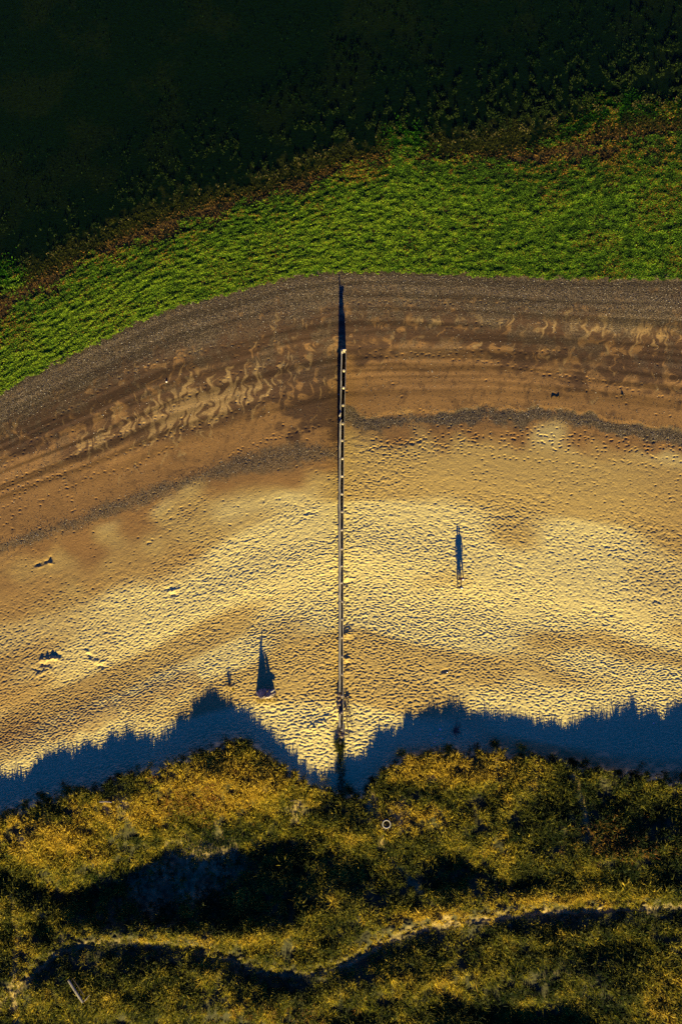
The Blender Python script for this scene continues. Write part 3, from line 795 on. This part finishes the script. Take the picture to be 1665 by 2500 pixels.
bm = bmesh.new(); a = W3(834, 853.6, TOPZ(853) + .06); c = W3(845, 853.6, TOPZ(853) + .06)
tube(bm, [loc_(a), loc_((a + c) / 2), loc_(c)], [.09, .10, .085], 8, .08); link_bm('end_beam', bm, m_post, groyne)
# cross pieces and loose boards between the rows
for (x, y, l, a_) in [(831.5, 1030, .5, 1.3), (830, 1012, .4, 1.2)]:
    bm = bmesh.new(); p = W3(x, y, TOPZ(y) + .05); d = Vector((math.cos(a_), math.sin(a_), 0)) * l / 2
    tube(bm, [loc_(p - d), loc_(p), loc_(p + d)], [.07, .08, .06], 7, .1); link_bm('cross_block', bm, m_post, groyne)

# rubble and rotten timbers at the landward end
def rock(name, x, y, s_, mat, label, cat, group=None, flat=.6, lift=.2):
    bm = bmesh.new(); bmesh.ops.create_icosphere(bm, subdivisions=2, radius=s_)
    q = random.random() * 50
    from mathutils import noise as mn
    for v_ in bm.verts:
        v_.co *= 1 + .45 * mn.noise(v_.co * (1.6 / s_) + Vector((q, q, q))); v_.co.z *= flat
    o = link_bm(name, bm, mat, None, False); z = zat(x, y) + s_ * flat * lift
    o.location = W3(x, y, z); o.rotation_euler.z = random.uniform(0, 6)
    return tag(o, label, cat, group)
m_rock, nt, b, _ = newmat("rock")
nt.links.new(mix(nt, noise(nt, 6, 4), (.10, .07, .045), (.27, .20, .13)), b.inputs['Base Color']); bump(nt, b, noise(nt, 12, 4), .7, .04)
for (x, y, s_) in [(828, 1697, .22), (835, 1700, .26), (829, 1708, .24), (836, 1714, .20), (829, 1719, .27), (826, 1728, .22), (832, 1733, .24), (828, 1790, .24), (836, 1797, .28), (830, 1804, .22), (838, 1789, .2), (826, 1799, .2), (833, 1812, .25), (842, 1727, .16), (848, 1700, .14)]:
    rock('rubble_stone', x, y, s_, m_rock, 'brown lump of rubble packed at the landward end of the groyne', 'stone', 'rubble at the landward end of the groyne', .7, .6)

def stick_thing(name, pts, rads, mat, label, cat, group=None, branches=()):
    p0 = Vector(pts[0])
    bm = bmesh.new(); tube(bm, [Vector(p) - p0 for p in pts], rads, 8, .12)
    o = link_bm(name, bm, mat); o.location = p0; tag(o, label, cat, group)
    for bp_, br in branches:
        bm = bmesh.new(); tube(bm, [Vector(p) - p0 for p in bp_], br, 6, .1)
        link_bm('branch', bm, mat, o)
    return o
def ground_pts(pl, lift):
    return [W3(x, y, zat(x, y) + l) for (x, y), l in zip(pl, lift)]
stick_thing('dead_branch', ground_pts([(844, 1708), (849, 1735), (855, 1762), (862, 1785)], [.3, .32, .25, .1]), [.06, .06, .045, .02], m_darkwood,
            'long dark dead branch slanting away from the landward end of the groyne', 'branch', None,
            [(ground_pts([(849, 1735), (856, 1742), (862, 1750)], [.32, .3, .2]), [.03, .02, .01]), (ground_pts([(847, 1724), (842, 1733), (841, 1745)], [.3, .4, .3]), [.035, .025, .01])])
stick_thing('dead_branch', ground_pts([(845, 1725), (846, 1755), (849, 1785), (853, 1805)], [.35, .25, .15, .05]), [.05, .045, .035, .02], m_darkwood,
            'straighter dead branch lying close beside the right side of the groyne', 'branch', None,
            [(ground_pts([(846, 1755), (851, 1766), (852, 1778)], [.25, .3, .2]), [.03, .02, .01])])
stick_thing('dead_branch', ground_pts([(838, 1736), (845, 1734), (854, 1729)], [.35, .4, .35]), [.05, .06, .04], m_darkwood,
            'short thick branch lying across the end of the groyne rails', 'branch')

# ---- driftwood shelter and its small neighbour
def at_ground(px, py):
    return W3(px, py, zat(px, py))
tp = at_ground(650, 1693)
tee = thing('driftwood_shelter', 'tepee of leaning driftwood poles on the sand left of the groyne', 'shelter', tp)
apex = Vector(at_ground(641, 1694)) - tp + Vector((0, 0, 1.42))
spec = []
for k in range(46):
    a_ = 2 * math.pi * k / 46 + random.uniform(-.08, .08)
    R = random.uniform(.85, 1.08)
    spec.append((Vector((math.cos(a_) * R * 1.03, math.sin(a_) * .55 * R, -.1)), random.uniform(1.0, 1.12)))
for k, (p, ext) in enumerate(spec):
    q_ = sst(-.3, .9, p.x); ap = apex + Vector((.62 * float(q_), 0, -.36 * float(q_)))
    e = p + (ap + Vector((random.uniform(-.10, .10), random.uniform(-.06, .06), 0)) - p) * (ext if k not in (16, 27) else 1.26)
    m_ = p.lerp(e, .5) + Vector((random.uniform(-.04, .04), random.uniform(-.04, .04), .0))
    bm = bmesh.new(); r = random.uniform(.06, .10); tube(bm, [p, m_, e], [r, r * .85, r * .4], 7, .1)
    link_bm('pole', bm, m_drift, tee)
bm = bmesh.new(); pa = Vector(W3(660, 1690, zat(660, 1690) + .5)) - tp; pb = Vector(W3(671, 1683, zat(671, 1683) + .35)) - tp
tube(bm, [pa, pa.lerp(pb, .5), pb], [.09, .10, .08], 8, .1); link_bm('plank', bm, m_wale, tee)
tufts('dry_grass_tufts', [(640 + rng.uniform(-14, 34), 1704 + rng.uniform(-5, 9), .5 + .4 * rng.random()) for _ in range(26)], 'dry golden grass tufts around the foot of the driftwood shelter', 'dry grass', 30, .74, (.15, .35), 5)

tw = at_ground(561, 1670)
tw_t = thing('small_shrub', 'small dead shrub with one tall stalk on the sand left of the driftwood shelter', 'shrub', tw)
for k in range(26):
    a_ = random.uniform(0, 6.28); r0 = random.uniform(0, .12); R = random.uniform(.2, .42)
    bm = bmesh.new(); h = random.uniform(.25, .55)
    tube(bm, [(math.cos(a_) * r0, math.sin(a_) * r0, -.05), (math.cos(a_) * R * .6, math.sin(a_) * R * .4, h * .6), (math.cos(a_) * R, math.sin(a_) * R * .6, h)], [.02, .016, .006], 5, .1)
    link_bm('twig', bm, m_darkwood, tw_t)
bm = bmesh.new(); tube(bm, [(0, 0, -.05), (-.05, 0, .45), (-.12, .02, .92)], [.035, .03, .008], 6, .1); link_bm('stalk', bm, m_darkwood, tw_t)
tufts('yellow_grass_tuft', [(560 + rng.uniform(-10, 12), 1679 + rng.uniform(-4, 5), .5 + .3 * rng.random()) for _ in range(10)], 'yellow grass tuft at the foot of the small dead shrub', 'dry grass', 26, .76, (.12, .3), 4)

# ---- root tangle in the shade, other wrack
rt_ = at_ground(1112, 1782)
root = thing('root_tangle', 'dark tangled root ball lying in the blue shade below the dune', 'driftwood', rt_)
for k in range(34):
    a_ = random.uniform(0, 6.28); L = random.uniform(.4, 1.3) if k % 4 == 0 else random.uniform(.2, .55); e = random.uniform(.0, .9)
    d = Vector((math.cos(a_) * math.cos(e), math.sin(a_) * math.cos(e), math.sin(e) * .7))
    s0 = Vector((random.uniform(-.25, .25), random.uniform(-.2, .2), .1))
    j1 = Vector((random.uniform(-.1, .1), random.uniform(-.1, .1), random.uniform(0, .08)))
    bm = bmesh.new(); tube(bm, [s0, s0 + d * L * .5 + j1, s0 + d * L + j1 * .3 - Vector((0, 0, .05))], [.05, .035, .01], 6, .15)
    link_bm('root', bm, m_darkwood, root)

m_weed, nt, b, _ = newmat("dry_weed")
nt.links.new(mix(nt, noise(nt, 8, 3), (.012, .010, .006), (.05, .035, .018)), b.inputs['Base Color'])
stick_thing('weed_strand', ground_pts([(1345, 974), (1347, 968), (1352, 967), (1358, 970), (1364, 966), (1365, 973)], [.05] * 6), [.02, .05, .03, .03, .055, .03], m_weed, 'black curled strand of weed lying on the damp sand right of the groyne', 'seaweed')
stick_thing('weed_scrap', ground_pts([(1517, 963), (1521, 966)], [.05] * 2), [.08, .06], m_weed, 'small black scrap of weed near the right edge on the damp sand', 'seaweed')

m_white, nt, b, _ = newmat("pale_litter")
nt.links.new(mix(nt, noise(nt, 5, 2), (.75, .70, .62), (.5, .48, .45)), b.inputs['Base Color'])
rock('pale_stone', 407, 932, .10, m_white, 'single pale stone on the brown damp sand left of the groyne', 'stone', None, .8, .5)
for (x, y, s_, l) in [(1074, 1781, .11, 'pale litter scrap in the shade left of the root tangle'), (1061, 1812, .08, 'pale scrap half buried in the shade below the sunlit sand'), (1595, 1766, .08, 'tiny pale scrap alone in the blue shade at the right edge'), (1380, 2461, .12, 'white scrap in the dark grass near the bottom right')]:
    rock('litter_scrap', x, y, s_, m_white, l, 'litter', None, .6, .5)
for (x, y) in [(1050, 1793), (1080, 1803), (1054, 1820), (1067, 1795)]:
    rock('pale_pebble', x, y, .06, m_white, 'small pale pebble in the shaded sand left of the root tangle', 'stone', 'pale pebbles in the shade', .6, .5)

# ---- ring in the grass (old tyre, bleached)
m_ring, nt, b, _ = newmat("bleached_rubber")
nt.links.new(mix(nt, noise(nt, 7, 3), (.34, .32, .26), (.62, .58, .46)), b.inputs['Base Color'])
m_in, nt, b, _ = newmat("dark_rubber"); b.inputs['Base Color'].default_value = (.02, .02, .02, 1)
rc = W3(943.5, 2012, zat(943, 2012) + .48)
ring = thing('tyre', 'pale round tyre lying in the grass beside the sandy footpath', 'tyre', rc)
def lathe(prof, seg=40):
    bm = bmesh.new(); rings = []
    for k in range(seg):
        a_ = 2 * math.pi * k / seg
        rings.append([bm.verts.new((math.cos(a_) * r, math.sin(a_) * r, z)) for r, z in prof])
    n = len(prof)
    for k in range(seg):
        for j in range(n):
            bm.faces.new((rings[k][j], rings[(k + 1) % seg][j], rings[(k + 1) % seg][(j + 1) % n], rings[k][(j + 1) % n]))
    return bm
link_bm('sidewall', lathe([(.36, -.02), (.38, .03), (.42, .05), (.455, .03), (.46, -.02)]), m_ring, ring, True)
link_bm('tread', lathe([(.355, -.35), (.35, -.03), (.455, -.03), (.47, -.08), (.47, -.32)]), m_in, ring, True)

# ---- log, fence rail and boards in the dunes
def above(pl, lift): return ground_pts(pl, lift)
stick_thing('fallen_post', above([(168, 2393), (184, 2419), (203, 2447)], [.75, .78, .75]), [.12, .13, .11], m_wale, 'long pale fallen post lying in the grass at the lower left', 'timber')
stick_thing('thin_rail', above([(178, 2388), (190, 2405), (206, 2430)], [.70, .72, .70]), [.04, .045, .04], m_darkwood, 'thin dark rail lying parallel above the pale fallen post', 'timber')
stick_thing('broken_stick', above([(206, 2445), (214, 2436), (220, 2428)], [.7, .72, .7]), [.05, .045, .03], m_drift, 'short broken stick crossing the end of the pale fallen post', 'stick')
stick_thing('driftwood_pole', above([(244, 1958), (258, 1957), (274, 1959)], [.5, .5, .5]), [.06, .06, .05], m_drift, 'thin grey pole lying in the yellow grass of the left dune front', 'stick')
stick_thing('driftwood_pole', above([(708, 1956), (722, 1953), (735, 1958)], [.45, .5, .45]), [.05, .05, .04], m_darkwood, 'dark pole across the bare sand patch left of the buried groyne', 'stick')
stick_thing('bare_stake', [W3(793, 2366, zat(793, 2366) - .2), W3(793, 2366, zat(793, 2366) + .6), W3(793, 2366, zat(793, 2366) + 1.25)], [.05, .05, .04], m_darkwood, 'upright stake standing beside the dune path near the bottom of the picture', 'stake')

# ---- two people walking
def flatmat(name, c1, c2):
    m, nt, b, _ = newmat(name)
    nt.links.new(mix(nt, noise(nt, 9, 3), c1, c2), b.inputs['Base Color']); return m
m_skin = flatmat("skin", (.50, .30, .20), (.45, .26, .17))
def skin_obj(name, verts, edges, radii, mat, parent, sub=2, root=0):
    me = bpy.data.meshes.new(name); me.from_pydata([tuple(v) for v in verts], edges, []); me.update()
    o = bpy.data.objects.new(name, me); C.objects.link(o)
    md = o.modifiers.new('skin', 'SKIN'); md.use_smooth_shade = True
    if not me.skin_vertices:
        bpy.context.view_layer.objects.active = o
        me.attributes  # no-op
    sv = me.skin_vertices[0].data
    for i, r in enumerate(radii):
        sv[i].radius = (r, r) if not isinstance(r, tuple) else r
        sv[i].use_root = (i == root)
    sb = o.modifiers.new('sub', 'SUBSURF'); sb.levels = sub; sb.render_levels = sub
    dg = bpy.context.evaluated_depsgraph_get(); dg.update()
    m2 = bpy.data.meshes.new_from_object(o.evaluated_get(dg)); m2.name = name
    bpy.data.objects.remove(o); o = bpy.data.objects.new(name, m2); C.objects.link(o)
    m2.materials.clear(); m2.materials.append(mat)
    for p in m2.polygons: p.use_smooth = True
    if parent: o.parent = parent
    return o
def person(px, py, h, step, label, top, trouser, hat_m, hat, facing=0):
    k = h / 1.75
    g0 = at_ground(px, py)
    P = thing('person', label, 'person', g0); P.rotation_euler.z = facing; P['group'] = 'two people walking on the beach'
    z = lambda a: a * k
    fx = step / 2
    V_ = [(0, 0, z(.93)), (0, 0, z(1.10)), (0, 0, z(1.30)), (0, 0, z(1.44)), (0, 0, z(1.52)), (0, .02, z(1.62)), (0, .02, z(1.72))]
    R_ = [.13, .12, .14, .11, .055, .085, .075]
    E_ = [(i, i + 1) for i in range(6)]
    def chain(start, pts, rs):
        p = start
        for q, r in zip(pts, rs):
            V_.append(q); R_.append(r); E_.append((p, len(V_) - 1)); p = len(V_) - 1
        return p
    for s_ in (-1, 1):
        yy = .16 * s_
        kn = chain(0, [(s_ * .10, 0, z(.88)), (s_ * (.06 + fx * .55), yy * .3 + .03, z(.48)), (s_ * fx, yy - .02, z(.09)), (s_ * fx, yy + .13, z(.035))], [.10, .065, .045, .035])
        wr_ = chain(3, [(s_ * .19, 0, z(1.40)), (s_ * .25, -.03 * s_, z(1.12)), (s_ * .27, .08 * -s_ + .06, z(.88)), (s_ * .27, .09 * -s_ + .07, z(.80))], [.06, .045, .032, .036])
        for f in range(5):
            a_ = (f - 2) * .018
            bx_, by_, bz_ = V_[wr_]
            ln_ = [.05, .08, .09, .08, .06][f]
            if f == 0: chain(wr_, [(bx_ - s_ * .0, by_ + .045, bz_ + .0), (bx_, by_ + .06, bz_ - .04)], [.010, .008])
            else: chain(wr_, [(bx_, by_ + a_, bz_ - ln_ * .5), (bx_ - s_ * .012, by_ + a_, bz_ - ln_)], [.010, .008])
    skin_obj('body', V_, E_, R_, m_skin, P, 1)
    # nose and ears on the head are part of the body mesh scale; clothing over it
    J, JR, JE = [(0, 0, z(.58)), (0, 0, z(1.02)), (0, 0, z(1.30)), (0, 0, z(1.45))], [.22, .17, .17, .10], [(0, 1), (1, 2), (2, 3)]
    for s_ in (-1, 1):
        J += [(s_ * .19, 0, z(1.40)), (s_ * .25, -.03 * s_, z(1.12)), (s_ * .27, .08 * -s_ + .06, z(.88))]; JR += [.085, .065, .05]
        n0 = len(J) - 3; JE += [(3, n0), (n0, n0 + 1), (n0 + 1, n0 + 2)]
    skin_obj('jacket', J, JE, JR, top, P, 2)
    T, TR, TE = [(0, 0, z(.95))], [.15], []
    for s_ in (-1, 1):
        yy = .16 * s_
        T += [(s_ * .10, 0, z(.86)), (s_ * (.06 + fx * .55), yy * .3 + .03, z(.48)), (s_ * fx, yy - .02, z(.10))]; TR += [.115, .085, .065]
        n0 = len(T) - 3; TE += [(0, n0), (n0, n0 + 1), (n0 + 1, n0 + 2)]
    skin_obj('trousers', T, TE, TR, trouser, P, 2)
    bm = bmesh.new(); bmesh.ops.create_uvsphere(bm, u_segments=16, v_segments=10, radius=.105)
    for v_ in bm.verts:
        if v_.co.z > 0 and hat: v_.co.z *= 1 + .35 * (v_.co.z / .105)
        if v_.co.z < -.02: v_.co.z = -.02 + (v_.co.z + .02) * .2
    bmesh.ops.translate(bm, verts=bm.verts, vec=(0, .01, z(1.70)))
    link_bm('hat' if hat else 'hair', bm, hat_m, P, True)
    for s_ in (-1, 1):
        bm = bmesh.new(); bmesh.ops.create_cube(bm, size=1)
        bmesh.ops.scale(bm, verts=bm.verts, vec=(.09, .26, .08)); bmesh.ops.bevel(bm, geom=bm.edges[:], offset=.025, segments=2, affect='EDGES')
        bmesh.ops.translate(bm, verts=bm.verts, vec=(s_ * fx, .16 * s_ + .05, .04)); link_bm('shoe', bm, trouser, P, True)
    return P
m_brownj = flatmat("rust_jacket", (.20, .085, .05), (.28, .12, .07))
m_greyj = flatmat("charcoal_jacket", (.05, .055, .065), (.08, .085, .09))
m_trs = flatmat("dark_trousers", (.03, .03, .035), (.05, .045, .045))
m_pale = flatmat("pale_knit", (.72, .68, .62), (.8, .77, .72))
person(1125, 1412, 1.34, .44, 'shorter person in a rust brown jacket walking beside a taller companion', m_brownj, m_trs, m_pale, False, 0)
person(1121, 1432, 1.60, .40, 'taller person in a dark grey coat and pale pointed hat walking behind', m_greyj, m_trs, m_pale, True, .1)

scn.cycles.use_denoising = False
print("done building")
